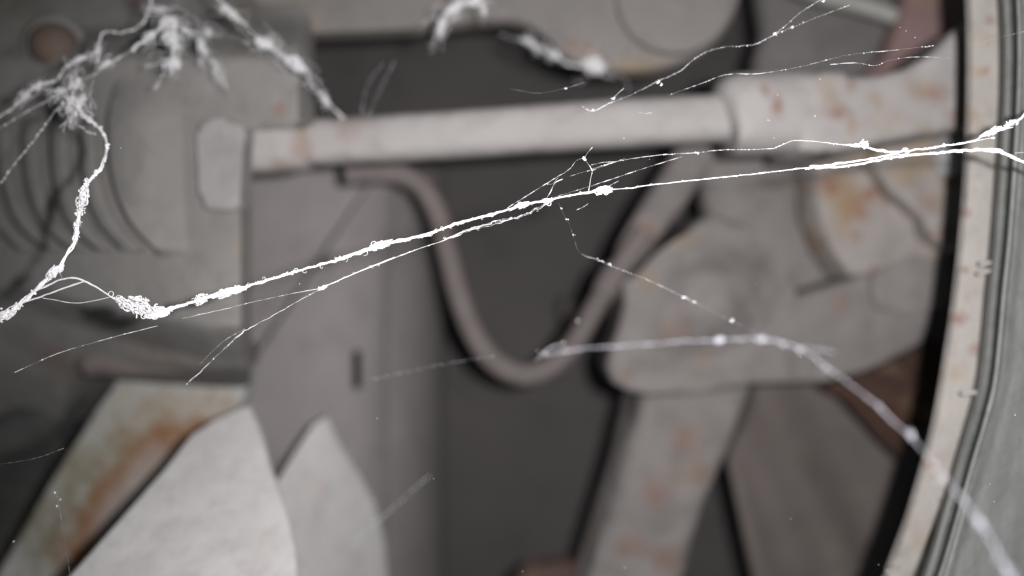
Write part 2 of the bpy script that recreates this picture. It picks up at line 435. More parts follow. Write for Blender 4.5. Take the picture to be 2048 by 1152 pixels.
plate('leg', [(1283, 775), (1400, 770), (1514, 755), (1500, 810), (1457, 919), (1420, 1000), (1388, 1105), (1340, 1300), (1140, 1300), (1192, 1110), (1240, 950)], (2.0, 0, .02), .20, m_cast, cs, bevel=.06, seg=5)
m_rb = paint('rusty_lug_paint', (.32, .30, .285), (.27, .25, .232), rust=.46, rscale=8, mott=3, lump=.5,
             spots=[(1690, 410, 1.8, 58, .9, (.24, .165, .095), (.8, 1.5)), (1660, 370, 1.8, 30, .8), (1725, 430, 1.8, 30, .7), (1705, 475, 1.85, 22, .7), (1640, 490, 1.85, 20, .5), (1830, 410, 1.8, 30, .4), (1860, 470, 1.8, 24, .6), (1850, 330, 1.8, 30, .4)])
plate('lower_lug', [(1634, 300), (1640, 430), (1668, 500), (1705, 552), (1760, 548), (1830, 520), (1900, 530), (1900, 470), (1800, 280)], 1.80, .12, m_rb, cs, bevel=.02)
plate('upper_lug', [(1742, 322), (1786, 386), (1848, 436), (1856, 472), (1896, 500), (1960, 500), (1960, 230), (1800, 240)], 1.66, .06, m_rb, cs, bevel=.014)
dome('bright_stud', circ(1895, 312, 34, 44), 1.655, .045, paint('bare_metal', (.42, .42, .42), mott=5, rough=.5), cs)

# ------------------------------------------------------------------ brown panels, lower right
m_bp = paint('brown_grey_paint', (.150, .130, .120), (.120, .104, .096), rust=.08, mott=1.8, bump=.06)
bp = thing('ribbed_door', 'dim brown grey door with soft slanting ribs, below the casting', 'door', P(1640, 1250, 2.4))
def bp_l(y): return 1500 - (y - 775) * .30 if y < 925 else 1456 + (y - 925) * .22
def bp_r(y): return 1880 - (y - 760) * .30
def bp_z(x, y):
    t = (x - 1456 - (y - 925) * .40)
    z = 2.42 + .03 * math.sin(t / 62.0 * 2) + .018 * math.sin(t / 27.0)
    e = x - bp_l(y)
    if e < 26: z += .05 * ((26 - e) / 26) ** 2
    return z
sheet('door_skin', bp_l, bp_r, 740, 1320, bp_z, m_bp, bp, 80, 40, .03)
o = plate('rusty_gusset', [(1640, 775), (1760, 735), (1860, 680), (1900, 690), (1880, 820), (1800, 920), (1760, 880), (1690, 800)], 2.1, .03,
          paint('deep_rust', (.058, .028, .018), (.045, .026, .020), rust=.3, mott=6), bevel=.01)
tag(o, 'dark rust red gusset tucked under the casting beside the rim', 'gusset')
o = plate('rusty_flange', [(1030, 1160), (1060, 1136), (1120, 1128), (1200, 1134), (1230, 1180), (1230, 1300), (1030, 1300)], 2.5, .05,
          paint('flange_rust', (.105, .068, .055), rust=.2, mott=6), bevel=.02)
tag(o, 'rust brown flange just peeping in at the bottom edge', 'flange')

# ------------------------------------------------------------------ the U-shaped hose
m_hose = paint('hose_paint', (0.168, 0.146, 0.139), (0.148, 0.129, 0.123), rust=.05, mott=3, bump=.06)
ho = thing('looping_hose', 'thin grey pinkish hose hanging in a U below the pipe', 'hose', P(1050, 780, 2.2))
tube('hose_loop', [(690, 350, 2.05, 20), (740, 347, 2.08, 21), (800, 348, 2.12, 22), (845, 375, 2.18, 22), (876, 430, 2.22, 22), (897, 510, 2.25, 22), (918, 590, 2.25, 22), (947, 665, 2.25, 22.5),
     (990, 724, 2.25, 23), (1045, 749, 2.25, 23), (1098, 735, 2.24, 22), (1145, 690, 2.22, 22), (1182, 630, 2.18, 22), (1215, 572, 2.12, 22), (1250, 520, 2.06, 22), (1290, 462, 2.02, 22)], m_hose, ho)
tube('ferrule', [(1206, 590, 2.13, 22), (1210, 582, 2.125, 27), (1232, 545, 2.09, 28), (1237, 537, 2.08, 22)], m_hose, ho, step=3)
o = dome('wall_stud', circ(1133, 620, 20, 30), 3.7, .10, m_hose)
tag(o, 'small blurred pale stud on the dark wall inside the hose loop', 'stud')

# ------------------------------------------------------------------ the pipe
pspots = [(600, 265, 1.45, 22, .55, OCHRE, (.7, 1.4)), (600, 300, 1.45, 26, .4), (560, 330, 1.45, 20, .35), (690, 262, 1.45, 30, .3),
          (1530, 182, 1.43, 17, .7, RUST, (.8, 1.2)), (1550, 212, 1.43, 22, .75, RUST, (.7, 1.3)), (1660, 195, 1.43, 20, .5, OCHRE), (1672, 225, 1.43, 24, .7, RUST, (1.3, .8)), (1645, 165, 1.43, 28, .45, OCHRE),
          (1702, 255, 1.43, 20, .65, OCHRE, (.8, 1.3)), (1750, 200, 1.43, 22, .55, OCHRE), (1700, 170, 1.43, 16, .55), (1770, 245, 1.43, 45, .3, OCHRE), (1865, 190, 1.43, 32, .65, RUST, (1.2, .8)),
          (1840, 180, 1.43, 34, .5, OCHRE), (1905, 235, 1.43, 24, .6), (1850, 265, 1.43, 30, .35, OCHRE)]
m_pipe = paint('pale_pipe_paint', (0.350, 0.334, 0.325), (0.309, 0.291, 0.281), rust=.03, mott=3.5, bump=.2, lump=.25, spots=pspots)
pi = thing('horizontal_pipe', 'long pale grey pipe with rust spotted collar crossing the upper middle', 'pipe', P(1040, 345, 1.5))
tube('pipe_shaft', [(560, 288, 1.5, 46), (800, 277, 1.5, 46), (1200, 250, 1.5, 47), (1470, 236, 1.5, 47)], m_pipe, pi, sides=32, power=2.8)
tube('end_socket', [(458, 296, 1.45, 50), (466, 296, 1.45, 54), (540, 292, 1.48, 54), (606, 288, 1.5, 52), (622, 287, 1.5, 45)], m_pipe, pi, sides=32, power=2.8, step=4)
tube('collar', [(1440, 236, 1.5, 52), (1452, 233, 1.5, 74), (1475, 232, 1.5, 80), (1540, 229, 1.5, 80), (1632, 224, 1.5, 76), (1655, 222, 1.5, 70)], m_pipe, pi, sides=36, power=2.8, step=4)
plate('flared_end', [(1600, 160), (1652, 139), (1690, 138), (1702, 150), (1760, 148), (1815, 134), (1868, 104), (1908, 62), (1940, 40), (1950, 250), (1880, 264), (1800, 276), (1720, 296), (1640, 304), (1600, 300)],
      1.428, .16, m_pipe, pi, bevel=.03, seg=5)
plate('end_block', [(392, 250), (402, 238), (470, 240), (488, 255), (486, 300), (478, 412), (462, 422), (415, 420), (400, 405), (396, 330)], 1.35, .05,
      paint('end_block_paint', (.30, .292, .283), (.26, .25, .243), mott=4, bump=.15), pi, bevel=.02, smooth=10)

# ------------------------------------------------------------------ right rim, gap and scratched outer ring
def poly(pts):
    pts = spline(pts, 20)
    def f(y):
        for p, q in zip(pts, pts[1:]):
            if p[1] <= y <= q[1]: return p[0] + (q[0] - p[0]) * (y - p[1]) / max(1e-6, q[1] - p[1])
        return pts[0][0] if y < pts[0][1] else pts[-1][0]
    return f
rim_in = poly([(1925, -260), (1942, 0), (1944, 180), (1936, 376), (1917, 576), (1891, 752), (1873, 850), (1852, 930), (1819, 1040), (1778, 1150), (1715, 1320)])
rim_out = poly([(1990, -260), (2008, 0), (2011, 150), (2008, 330), (1999, 450), (1987, 576), (1972, 680), (1957, 752), (1935, 850), (1909, 930), (1875, 1030), (1829, 1150), (1765, 1320)])
ridge = poly([(2012, -260), (2032, 0), (2034, 150), (2027, 300), (2014, 480), (2004, 576), (1987, 752), (1968, 835), (1940, 930), (1912, 1030), (1876, 1150), (1815, 1320)])
m_rim = paint('cream_rim_paint', (.36, .342, .315), (.315, .295, .27), rust=.22, rscale=12, mott=4, bump=.3, lump=.25,
              spots=[(1980, 40, 1.25, 16, .6), (1960, 145, 1.25, 22, .5, OCHRE), (1972, 140, 1.25, 14, .6), (1950, 230, 1.25, 24, .4, OCHRE), (1936, 425, 1.25, 12, .7), (1930, 540, 1.25, 12, .7), (1918, 640, 1.25, 18, .8),
                     (1948, 700, 1.25, 16, .45), (1912, 745, 1.25, 22, .5, OCHRE), (1860, 930, 1.25, 14, .8), (1880, 1000, 1.25, 10, .6), (1835, 1080, 1.25, 26, .4, OCHRE)])
rm = thing('cream_rim', 'curved cream painted metal rim with small rust spots, right edge of the opening', 'rim', P(1800, 1250, 1.15))
def rim_z(x, y):
    a, b = rim_in(y), rim_out(y); u = (x - a) / (b - a)
    z = 1.25
    if u > .93: z += .01 * (u - .93) / .07
    return z
sheet('rim_band', rim_in, rim_out, -240, 1300, rim_z, m_rim, rm, 40, 90, .016)
for (a, b, c, d) in ((1958, 528, 1996, 524), (1955, 548, 1984, 540), (1922, 787, 1962, 784), (1772, 1144, 1800, 1135)):
    tube('peg', [(a, b, 1.22, 4.5), (.5 * (a + c), .5 * (b + d), 1.215, 4.5), (c, d, 1.21, 4)], m_rim, rm, sides=8, step=6)
m_ring = paint('scratched_grey_metal', (0.221, 0.227, 0.215), (0.182, 0.189, 0.182), mott=4, rough=.6, bump=.3, scratch=(80, 30, 4))
rg = thing('scratched_ring', 'scratched dull grey outer ring at the far right edge', 'ring', P(2000, 1250, 1.06))
def rg_z(x, y):
    e = x - ridge(y)
    if e < 16: return 1.155 + .03 * (1 - math.sin(max(0, e) / 16 * math.pi / 2)) 
    if e < 34: return 1.155 + .012 * (e - 16) / 18
    return 1.167 + .0008 * math.sin(e * .09) + .0002 * (e - 34)
sheet('ring_face', ridge, lambda y: 2420, -240, 1300, rg_z, m_ring, rg, 90, 60, .04)
tube('ring_bead', [(ridge(y) + 5, y, 1.148, 4.5) for y in range(-220, 1300, 40)], paint('worn_bead', (.20, .204, .195), mott=9, rough=.5), rg, sides=10, step=15)
sheet('gasket', lambda y: rim_out(y) - 14, lambda y: ridge(y) + 22, -240, 1300, lambda x, y: 1.285 + .002 * math.sin(x * .3 + y * .02), paint('black_gasket', (.15, .152, .142), (.075, .076, .07), mott=14, bump=.6, scratch=(60, 20, 3)), rg, 14, 60, .02)

# ------------------------------------------------------------------ cobwebs
def wob(seed, t, f):
    return noise.noise((t * f + seed * 13.7, seed * 5.1, .3))

def fil_into(bm, pts, n, r, spread, fz=.02, dash=0.0, seed=0, step=4, rough=.6, sides=4, lim=None):
    """a bundle of n filaments along pts (px, py, z, half-width px)"""
    q = spline(pts, step)
    for k in range(n):
        s = seed + k * 3.17; P3 = []; R = []
        for i, (x, y, z, wd) in enumerate(q):
            t = i * step
            ox = 1.2 * wob(seed + 50, t, .10) / max(1, wd) + wob(s, t, fz) + .5 * wob(s + .5, t, fz * 3); oy = 1.5 * wob(seed + 60, t, .09) / max(1, wd) * (1 if n > 2 else .5) + wob(s + 1.3, t, fz) + .5 * wob(s + 1.8, t, fz * 3); oz = wob(s + 2.1, t, fz)
            m = wd * spread * 1.6 * (.75 + 1.1 * wob(seed + 31, t, .045))
            P3.append(P(x + ox * m * .5, y + oy * m, z) + Vector((0, oz * m * z / FPX, 0)))
            rr = r * (1 + rough * 1.4 * wob(s + 4, t, .11))
            if dash:
                g = .5 + 1.6 * dash * wob(s + 7, t, .022) + 1.3 * wob(s + 9, t, .13)
                rr *= .14 + 1.5 * max(0, min(1, g)) ** 2
            R.append(max(.06, rr) * z / FPX)
        tube_into(bm, P3, R, sides)

def hair_into(bm, x, y, z, L, r, seed):
    """a curly stray fibre that leaves the strand and hooks back"""
    a = random.uniform(0, 6.283); p = Vector((x, y, 0)); P3 = []; R = []; da = random.choice((-1, 1)) * random.uniform(.45, .8)
    n = 9
    for i in range(n):
        P3.append(P(p.x, p.y, z + .0006 * p.z)); R.append(r * z / FPX * (1 - .5 * i / n))
        p += Vector((math.cos(a), math.sin(a), random.uniform(-1, 1))) * (L / n); a += da + random.uniform(-.3, .3)
    tube_into(bm, P3, R, 4)

def grain_into(bm, x, y, z, r):
    c = P(x, y, z); R = r * z / FPX
    m = Matrix.Translation(c) @ Matrix.Rotation(random.uniform(0, 6), 4, Vector((random.random(), random.random(), random.random() + .1)))
    g = bmesh.ops.create_icosphere(bm, subdivisions=1, radius=R, matrix=m)
    for v in g['verts']: v.co = c + (v.co - c) * random.uniform(.65, 1.3)

def clump(parent, x, y, z, rx, ry, ang, fibres=18, r=1.1, grains=14, gr=None, mat=None, name='dust_clump'):
    bm = bmesh.new(); ca, sa = math.cos(math.radians(ang)), math.sin(math.radians(ang))
    for k in range(fibres):
        u = Vector((random.gauss(0, .45), random.gauss(0, .45), random.gauss(0, .45))); d = Vector((random.gauss(0, 1), random.gauss(0, 1), random.gauss(0, 1))).normalized()
        ax = Vector((random.gauss(0, 1), random.gauss(0, 1), random.gauss(0, 1))).normalized(); P3 = []; n = random.randint(9, 16)
        st = random.uniform(.14, .24); rot = random.uniform(.3, .9)
        for i in range(n):
            X, Y = u.x * rx, u.y * ry
            P3.append(P(x + ca * X - sa * Y, y + sa * X + ca * Y, z + u.z * min(rx, ry) * z / FPX * .9))
            d.rotate(Matrix.Rotation(rot + random.uniform(-.3, .3), 3, ax)); u = u + d * st
            if u.length > 1.05: u *= .86
        tube_into(bm, P3, [r * z / FPX * random.uniform(.7, 1.2)] * n, 4)
    if mat is DUST: grains = int(grains * 1.9); rx *= 1.4; ry *= 1.4; fibres = int(fibres * .8)
    if mat is DUST:
        for k in range(17):
            u = Vector((random.gauss(0, .7), random.gauss(0, .7))); a = random.uniform(0, 6.28); P3 = []; da = random.uniform(-.5, .5)
            for i in range(10):
                X, Y = u.x * rx, u.y * ry
                P3.append(P(x + ca * X - sa * Y, y + sa * X + ca * Y, z + random.uniform(-.1, .1) * ry * z / FPX))
                u += Vector((math.cos(a), math.sin(a))) * .2; a += da + random.uniform(-.4, .4)
            tube_into(bm, P3, [random.uniform(.25, .6) * z / FPX] * 10, 3)
    for k in range(grains):
        u = Vector((random.gauss(0, .42), random.gauss(0, .42)))
        if u.length > 1: u.normalize()
        X, Y = u.x * rx, u.y * ry
        grain_into(bm, x + ca * X - sa * Y, y + sa * X + ca * Y, z + random.uniform(-.4, .4) * ry * z / FPX, (gr or min(rx, ry) * .42) * random.uniform(.5, 1.15) * max(.35, 1 - .6 * u.length))
    o = link(name, bm, mat or SILK, parent); return o

def fluff_into(bm, pts, n_hair, n_grain, L=8, r=.6, gr=1.5):
    q = spline(pts, 3)
    for k in range(n_hair):
        x, y, z, wd = random.choice(q); hair_into(bm, x + random.uniform(-1, 1) * wd * .6, y + random.uniform(-1, 1) * wd * .6, z, random.uniform(.5, 1.3) * L, r, k)
    for k in range(n_grain):
        x, y, z, wd = random.choice(q); grain_into(bm, x + random.gauss(0, .4) * wd, y + random.gauss(0, .5) * wd, z + random.uniform(-1, 1) * wd * z / FPX * .5, gr * random.uniform(.5, 1.4))

def strand(parent, pts, n, r0, spread=1, mat=None, fz=.02, dash=0, hairs=0, grains=0, L=8, gr=1.5, name='thread', step=4, rough=.6):
    if mat is DUST:
        q = spline(pts, 9); sd = random.uniform(0, 99); k = 3.0
        pts = [(x + k * noise.noise((i * .55, sd, 0)) + k * noise.noise((i * .21, sd, 3)), y + k * noise.noise((i * .55, sd, 7)) + k * noise.noise((i * .21, sd, 9)), z, w * max(.15, .55 + 1.1 * noise.noise((i * .3, sd, 5)))) for i, (x, y, z, w) in enumerate(q)]
        n = max(2, int(n * .6)); r0 *= .62; grains = int(grains * 1.3); gr *= 1.25; spread *= .8
    bm = bmesh.new(); r = r0 * (.42 if dash else .62 if r0 < 1 and n < 4 else 1)
    fil_into(bm, pts, n, r, spread, fz, dash, seed=random.uniform(0, 90), step=step, rough=rough)
    if hairs or grains: fluff_into(bm, pts, hairs, grains, L, max(.4, r * .7), gr)
    o = link(name, bm, mat or SILK, parent)
    if n > 2: o['kind'] = 'stuff'
    return o

# --- the sharp main strand
G = 'cobweb strands stretched across the opening'
z0 = 1.0
mw = thing('cobweb_strand', 'thick sharp white cobweb strand running from the left edge up to the right rim', 'cobweb', P(290, 630, z0), G)
main = [(x, y, z, w * .52) for x, y, z, w in [(300, 628, z0, 8), (345, 616, z0, 7), (400, 600, z0, 7), (440, 588, z0, 8), (480, 578, z0, 7), (510, 567, z0, 5), (570, 549, z0, 4.5), (640, 530, z0, 4.5), (690, 514, z0, 4.5), (755, 492, z0, 6.5), (800, 482, z0, 5.5),
        (860, 467, z0, 5), (905, 450, z0, 5), (950, 438, z0, 5), (1000, 424, z0, 4.5), (1045, 410, z0, 6), (1090, 401, z0, 6), (1150, 389, z0, 4), (1205, 380, z0, 5), (1260, 376, z0, 3.2), (1300, 370, z0, 2.2), (1440, 355, z0, 2), (1540, 344, z0, 2), (1630, 334, z0, 2.4)]]
strand(mw, main[18:], 2, .9, .8, fz=.012, hairs=6, grains=40, L=8, gr=1.3)
strand(mw, main[:19], 5, .9, .9, fz=.012, hairs=45, grains=170, L=16, gr=1.4, rough=1.0)
strand(mw, main[:15], 4, 1.0, 1.0, fz=.02, hairs=16, grains=60, L=16, gr=1.7, rough=1.0)
strand(mw, main[17:], 2, .95, .6, grains=40, gr=1.1)
strand(mw, [(1630, 334, z0, 1), (1690, 325, z0, 1), (1750, 316, z0, 1), (1805, 303, z0, 1)], 2, 1.5, 1, grains=20, gr=1.3)
strand(mw, [(1630, 336, z0, 1), (1700, 332, z0, 1), (1750, 321, z0, 1), (1800, 313, z0, 2), (1860, 307, z0, 2), (1920, 302, z0, 3), (1985, 299, z0, 4), (2010, 307, z0, 3), (2048, 323, z0, 3), (2110, 350, z0, 3)], 4, 1.7, 1, hairs=14, grains=60, gr=1.9, L=6)
clump(mw, 1205, 380, z0, 20, 8, -8, 26, 1.2, 16, 3.4)
clump(mw, 1045, 410, z0, 18, 6, -14, 16, 1.2, 14, 3)
clump(mw, 1095, 402, z0, 12, 6, -14, 10, 1.0, 8, 2.6)
clump(mw, 760, 491, z0, 22, 8, -16, 20, 1.3, 18, 3.4)
clump(mw, 455, 584, z0, 36, 9, -15, 34, 1.3, 26, 3.2)
clump(mw, 404, 598, z0, 16, 10, -20, 20, 1.3, 14, 3)
clump(mw, 580, 546, z0, 9, 5, -15, 10, 1.0, 6, 2.4)
clump(mw, 680, 516, z0, 10, 5, -18, 8, 1.0, 6, 2.4)
clump(mw, 1624, 335, z0, 15, 4, -8, 8, 1, 10, 2.4)
clump(mw, 1804, 312, z0, 13, 5, -4, 8, 1, 10, 3)
clump(mw, 1985, 300, z0, 24, 5, 4, 8, 1, 14, 3)
# the tangled nest at its left end
nest = [(268, 612, 32, 17, 18, 26, 1.35), (300, 620, 30, 14, 0, 20, 1.4), (250, 606, 18, 11, 30, 12, 1.3), (282, 600, 16, 8, 10, 16, 1.3)]
for a, b, c, d, e, n, r in nest: clump(mw, a, b, z0, c, d, e, n, r, 10, 2.4, name='silk_nest')
clump(mw, 318, 628, z0, 30, 7, -10, 26, 1.4, 20, 3.6)
clump(mw, 236, 597, z0, 9, 6, 0, 9, 1.1, 3, 2)
for x, y, r in ((222, 588, 5), (287, 632, 5), (237, 596, 5), (1098, 407, 4), (748, 489, 6), (1212, 384, 5), (310, 632, 6), (592, 541, 4)):
    bm = bmesh.new()
    tube_into(bm, [P(x + r * math.cos(a * .7), y + r * 1.1 * math.sin(a * .7), z0 - .0004 * a) for a in range(10)], [.8 / FPX] * 10, 4)
    link('curl', bm, SILK, mw)

# --- left branch that hangs down in dusty beads
lw = thing('cobweb_strand', 'dusty cobweb strand at left with white clumps, climbing from the left edge', 'cobweb', P(0, 640, z0), G)
strand(lw, [(-40, 655, z0, 10), (0, 634, z0, 9), (25, 620, z0, 8), (45, 602, z0, 6), (65, 586, z0, 5), (88, 564, z0, 5), (108, 546, z0, 6), (125, 532, z0, 4)], 10, 1.7, 1, hairs=16, grains=80, gr=2.2, rough=.8)
strand(lw, [(112, 542, z0, 1.5), (128, 515, z0, 1.5), (142, 492, 1.005, 1.5), (152, 470, 1.01, 2)], 3, 1.4, 1, grains=12, gr=1.3)
strand(lw, [(122, 536, z0, 1.5), (130, 512, z0, 1.5), (146, 496, 1.005, 1.5), (156, 470, 1.01, 2)], 2, 1.3, 1, grains=8, gr=1.3)
strand(lw, [(152, 472, 1.01, 5), (156, 440, 1.01, 5), (162, 405, 1.015, 7), (172, 370, 1.02, 5), (190, 350, 1.03, 4), (203, 332, 1.04, 3), (213, 302, 1.07, 3), (210, 275, 1.09, 3), (195, 252, 1.10, 4), (172, 236, 1.11, 5), (155, 215, 1.12, 8)], 7, 1.5, 1, hairs=16, grains=90, gr=2.3, rough=.8)
for a in ((165, 397, 1.015, 13, 25, 10, 20, 1.3, 90, 4.2), (172, 368, 1.02, 7, 14, 20, 12, 1.2, 12, 3), (160, 424, 1.01, 11, 10, 0, 8, 1.2, 26, 3.6), (154, 455, 1.01, 8, 17, 8, 14, 1.2, 34, 2.8), (150, 478, 1.01, 6, 10, 20, 12, 1.2, 8, 2.4),
          (103, 549, z0, 9, 17, 40, 14, 1.3, 46, 3.4), (120, 540, z0, 8, 6, -30, 8, 1.2, 8, 3), (15, 628, z0, 26, 9, -38, 20, 1.3, 50, 3.4), (36, 612, z0, 9, 8, -40, 18, 1.1, 4, 2), (190, 348, 1.03, 5, 9, 35, 8, 1.1, 8, 2.6)):
    clump(lw, *a)
strand(lw, [(70, 582, z0, 1), (95, 571, z0, 1), (122, 559, z0, 1), (150, 556, z0, 1.5), (170, 562, z0, 1)], 2, 1.3, 1, grains=8, gr=1.2)
strand(lw, [(45, 605, z0, 1), (75, 596, z0, 1), (100, 586, z0, 1), (132, 575, z0, 1), (168, 563, z0, 1)], 2, 1.1, 1, grains=6, gr=1.1)
strand(lw, [(168, 562, z0, 1), (195, 576, z0, 1), (222, 593, z0, 1.5), (242, 604, z0, 2)], 2, 1.3, 1, grains=10, gr=1.3)
strand(lw, [(85, 595, z0, .6), (105, 599, z0, .6), (150, 606, z0, .6), (185, 602, z0, .6), (220, 594, z0, .6)], 1, .9, 1, grains=5, gr=1)
strand(lw, [(120, 546, z0, .3), (125, 558, z0, .3)], 1, .45, 1)

# --- strand along the top of the pair at the right
uw = thing('cobweb_strand', 'thin beaded cobweb strand joining the thick one from above near the right rim', 'cobweb', P(1395, 305, z0), G)
strand(uw, [(1183, 338, z0, .5), (1240, 322, z0, .6), (1310, 311, z0, .8), (1350, 308, z0, .8), (1395, 305, z0, 1.2), (1440, 300, z0, .8), (1500, 299, z0, .6), (1548, 297, z0, .5)], 2, .55, 1, grains=36, gr=1.0, dash=.5)
strand(uw, [(1548, 297, z0, .4), (1570, 287, z0, .4), (1590, 281, z0, .4), (1640, 284, z0, .6), (1700, 291, z0, 1), (1740, 297, z0, 1.4), (1775, 304, z0, 1.2), (1810, 302, z0, 1.5)], 2, .6, 1, grains=26, gr=1.1)
strand(uw, [(1690, 289, z0, 1), (1725, 293, z0, 2), (1760, 301, z0, 1.4), (1800, 303, z0, 1.5), (1850, 297, z0, 1.5), (1890, 291, z0, 1.5), (1940, 284, z0, 1.2), (1965, 272, z0, 3), (1990, 262, z0, 4), (2020, 250, z0, 5), (2052, 232, z0, 5), (2110, 200, z0, 5)], 4, 1.3, 1, hairs=10, grains=70, gr=1.7, L=6)
for a in ((1728, 289, z0, 9, 8, 0, 10, 1.4, 16, 4.6), (1712, 291, z0, 8, 4, 8, 5, 1.1, 8, 2.6), (1811, 301, z0, 9, 6, 0, 8, 1.2, 10, 3.4), (1395, 305, z0, 6, 3, 0, 3, .9, 4, 1.8), (1888, 291, z0, 5, 4, 0, 4, .9, 4, 2.2), (1988, 262, z0, 17, 6, -28, 14, 1.3, 18, 3.4), (2022, 248, z0, 16, 7, -24, 14, 1.3, 18, 3.6), (1985, 276, z0, 6, 2, -10, 3, .9, 4, 1.8)):
    clump(uw, *a)
strand(uw, [(1945, 284, z0, .4), (1965, 279, z0, .4), (1990, 275, z0, .4)], 1, .9, 1)
strand(uw, [(2030, 306, z0, .4), (2070, 303, z0, .4), (2110, 300, z0, .4)], 1, .6, 1)

# --- thin companion below the main strand
tw = thing('cobweb_strand', 'finer cobweb thread running close below the thick strand in the middle', 'cobweb', P(650, 577, z0), G)
strand(tw, [(640, 578, z0, .4), (700, 551, z0, .4), (760, 527, z0, .5), (830, 500, z0, .5), (890, 480, z0, .6), (925, 464, z0, 1), (960, 456, z0, 1)], 2, .52, 1, hairs=8, grains=30, gr=.8, L=10)
strand(tw, [(650, 572, z0, .4), (720, 542, z0, .4), (790, 514, z0, .5)], 1, .8, 1)
strand(tw, [(890, 478, z0, 2), (960, 452, z0, 2.5), (1010, 440, z0, 2), (1060, 425, z0, 2), (1105, 402, z0, 2)], 4, .6, 1.6, dash=.6, hairs=16, grains=16, gr=.9)
clump(tw, 645, 575, z0, 11, 4, -25, 14, .7, 5, 1.2)
strand(tw, [(640, 577, z0, .5), (580, 588, z0, .5), (510, 603, z0, 1), (440, 620, z0, 1), (365, 637, z0, 1)], 2, .6, 1, dash=.9, grains=14, gr=.8, mat=SILK)
strand(tw, [(642, 578, z0, .5), (600, 600, .995, .5), (540, 635, .99, .5), (490, 662, .985, 1), (440, 706, .975, 1), (372, 770, .965, 1)], 2, .62, 1.5, dash=.9, grains=14, gr=1.0)
strand(tw, [(490, 658, .985, .5), (445, 684, .98, .5), (400, 728, .97, .5)], 1, .5, 1, dash=.9)
strand(tw, [(315, 652, z0, .5), (265, 664, z0, .5), (235, 672, .995, .5), (170, 690, .99, .5), (105, 711, .985, .5), (30, 745, .98, .5)], 1, .7, 1, dash=1.2, grains=9, gr=1.1)

# --- little ladder of threads above the middle
la = thing('cobweb_web', 'small ladder of hair thin threads with one white speck above the thick strand', 'cobweb', P(1168, 318, z0), G)
for pts, n, r in (([(998, 426, z0, .3), (1040, 400, z0, .3), (1090, 369, z0, .4), (1112, 355, z0, .4), (1130, 345, z0, .6), (1143, 335, z0, .8), (1152, 322, z0, .5), (1166, 316, z0, .4)], 1, .85),
                  ([(1185, 294, z0, .3), (1175, 306, z0, .3), (1168, 317, z0, .3)], 1, .8), ([(1168, 318, z0, .3), (1178, 330, z0, .3), (1185, 342, z0, .3)], 1, .7),
                  ([(1185, 341, z0, .3), (1181, 360, z0, .5), (1177, 384, z0, .4)], 2, .75), ([(1184, 341, z0, .3), (1210, 331, z0, .3), (1250, 317, z0, .3)], 1, .9), ([(1182, 330, z0, .3), (1205, 325, z0, .4), (1232, 323, z0, .3)], 1, .6),
                  ([(1090, 402, z0, .3), (1100, 386, z0, .4), (1110, 366, z0, .4), (1125, 358, z0, .3)], 2, .85), ([(1090, 367, z0, .3), (1105, 368, z0, .3), (1115, 356, z0, .3)], 1, .6),
                  ([(1140, 352, z0, .3), (1165, 345, z0, .3), (1183, 340, z0, .3)], 1, .5), ([(1100, 397, z0, .3), (1200, 366, z0, .3), (1290, 336, z0, .3), (1365, 313, z0, .3)], 1, .8),
                  ([(1218, 372, z0, .3), (1236, 362, z0, .3)], 1, .5), ([(1153, 420, z0, .3), (1168, 413, z0, .3), (1178, 406, z0, .3)], 1, .6)):
    strand(la, pts, n, r, 1, dash=.35, grains=max(2, len(pts)), gr=.8, fz=.05)
clump(la, 1169, 318, z0, 5, 4, 40, 7, 1, 8, 2)

# --- beaded thread dropping from the middle to the lower right
bw = thing('cobweb_strand', 'faint beaded thread dropping from the thick strand in front of the hose', 'cobweb', P(1120, 412, z0), G)
bpts = [(1117, 405, z0, .3), (1128, 430, z0, .4), (1138, 446, 1.005, .4), (1146, 470, 1.02, .4), (1160, 506, .94, .5), (1195, 520, .93, .5), (1222, 532, .93, .5), (1300, 562, .92, .6), (1380, 600, .90, .6), (1460, 640, .88, .7), (1530, 672, .86, .7)]
strand(bw, bpts, 1, .6, 1, dash=.8, mat=FAINT)
for x, y, z, a, b, g in ((1122, 416, z0, 3, 2, 1.2), (1134, 438, z0, 5, 2, 1.4), (1147, 470, 1.02, 3, 2, 1.4), (1201, 521, .93, 8, 2.5, 1.6), (1220, 530, .93, 6, 3, 1.8), (1366, 594, .9, 10, 3, 1.5), (1388, 603, .9, 5, 3, 1.6), (1462, 641, .88, 6, 6, 3)):
    clump(bw, x, y, z, a, b, 25, 4, .4, 4, g * .5, name='bead')

# --- thick out-of-focus strand in front of the rim, lower right
fw = thing('cobweb_strand', 'thick blurred white strand sagging from the middle to the lower right corner', 'cobweb', P(1440, 680, .8), G)
fpts = [(1085, 710, .82, 2), (1150, 699, .82, 1.5), (1250, 691, .82, 2), (1350, 685, .82, 3), (1440, 680, .82, 4), (1520, 679, .81, 4), (1600, 696, .80, 3), (1650, 733, .79, 2.5), (1700, 768, .78, 2.5), (1745, 803, .77, 2.5), (1790, 846, .76, 3), (1825, 876, .76, 5), (1852, 908, .75, 4),
        (1880, 945, .74, 3), (1905, 975, .73, 3), (1935, 1010, .72, 5), (1962, 1048, .71, 6), (1985, 1088, .70, 6), (2012, 1136, .69, 7), (2060, 1215, .68, 6)]
fpts = [(x, y, z * .94, w) for x, y, z, w in fpts]
strand(fw, fpts, 2, .8, .9, mat=FAINT, grains=50, gr=1.3)
strand(fw, fpts[14:], 3, .7, 1, mat=FAINT, grains=30, gr=1.5)
strand(fw, [(1600, 694, .75, 1), (1640, 699, .75, 1), (1668, 704, .75, 1)], 2, .7, 1, mat=FAINT)
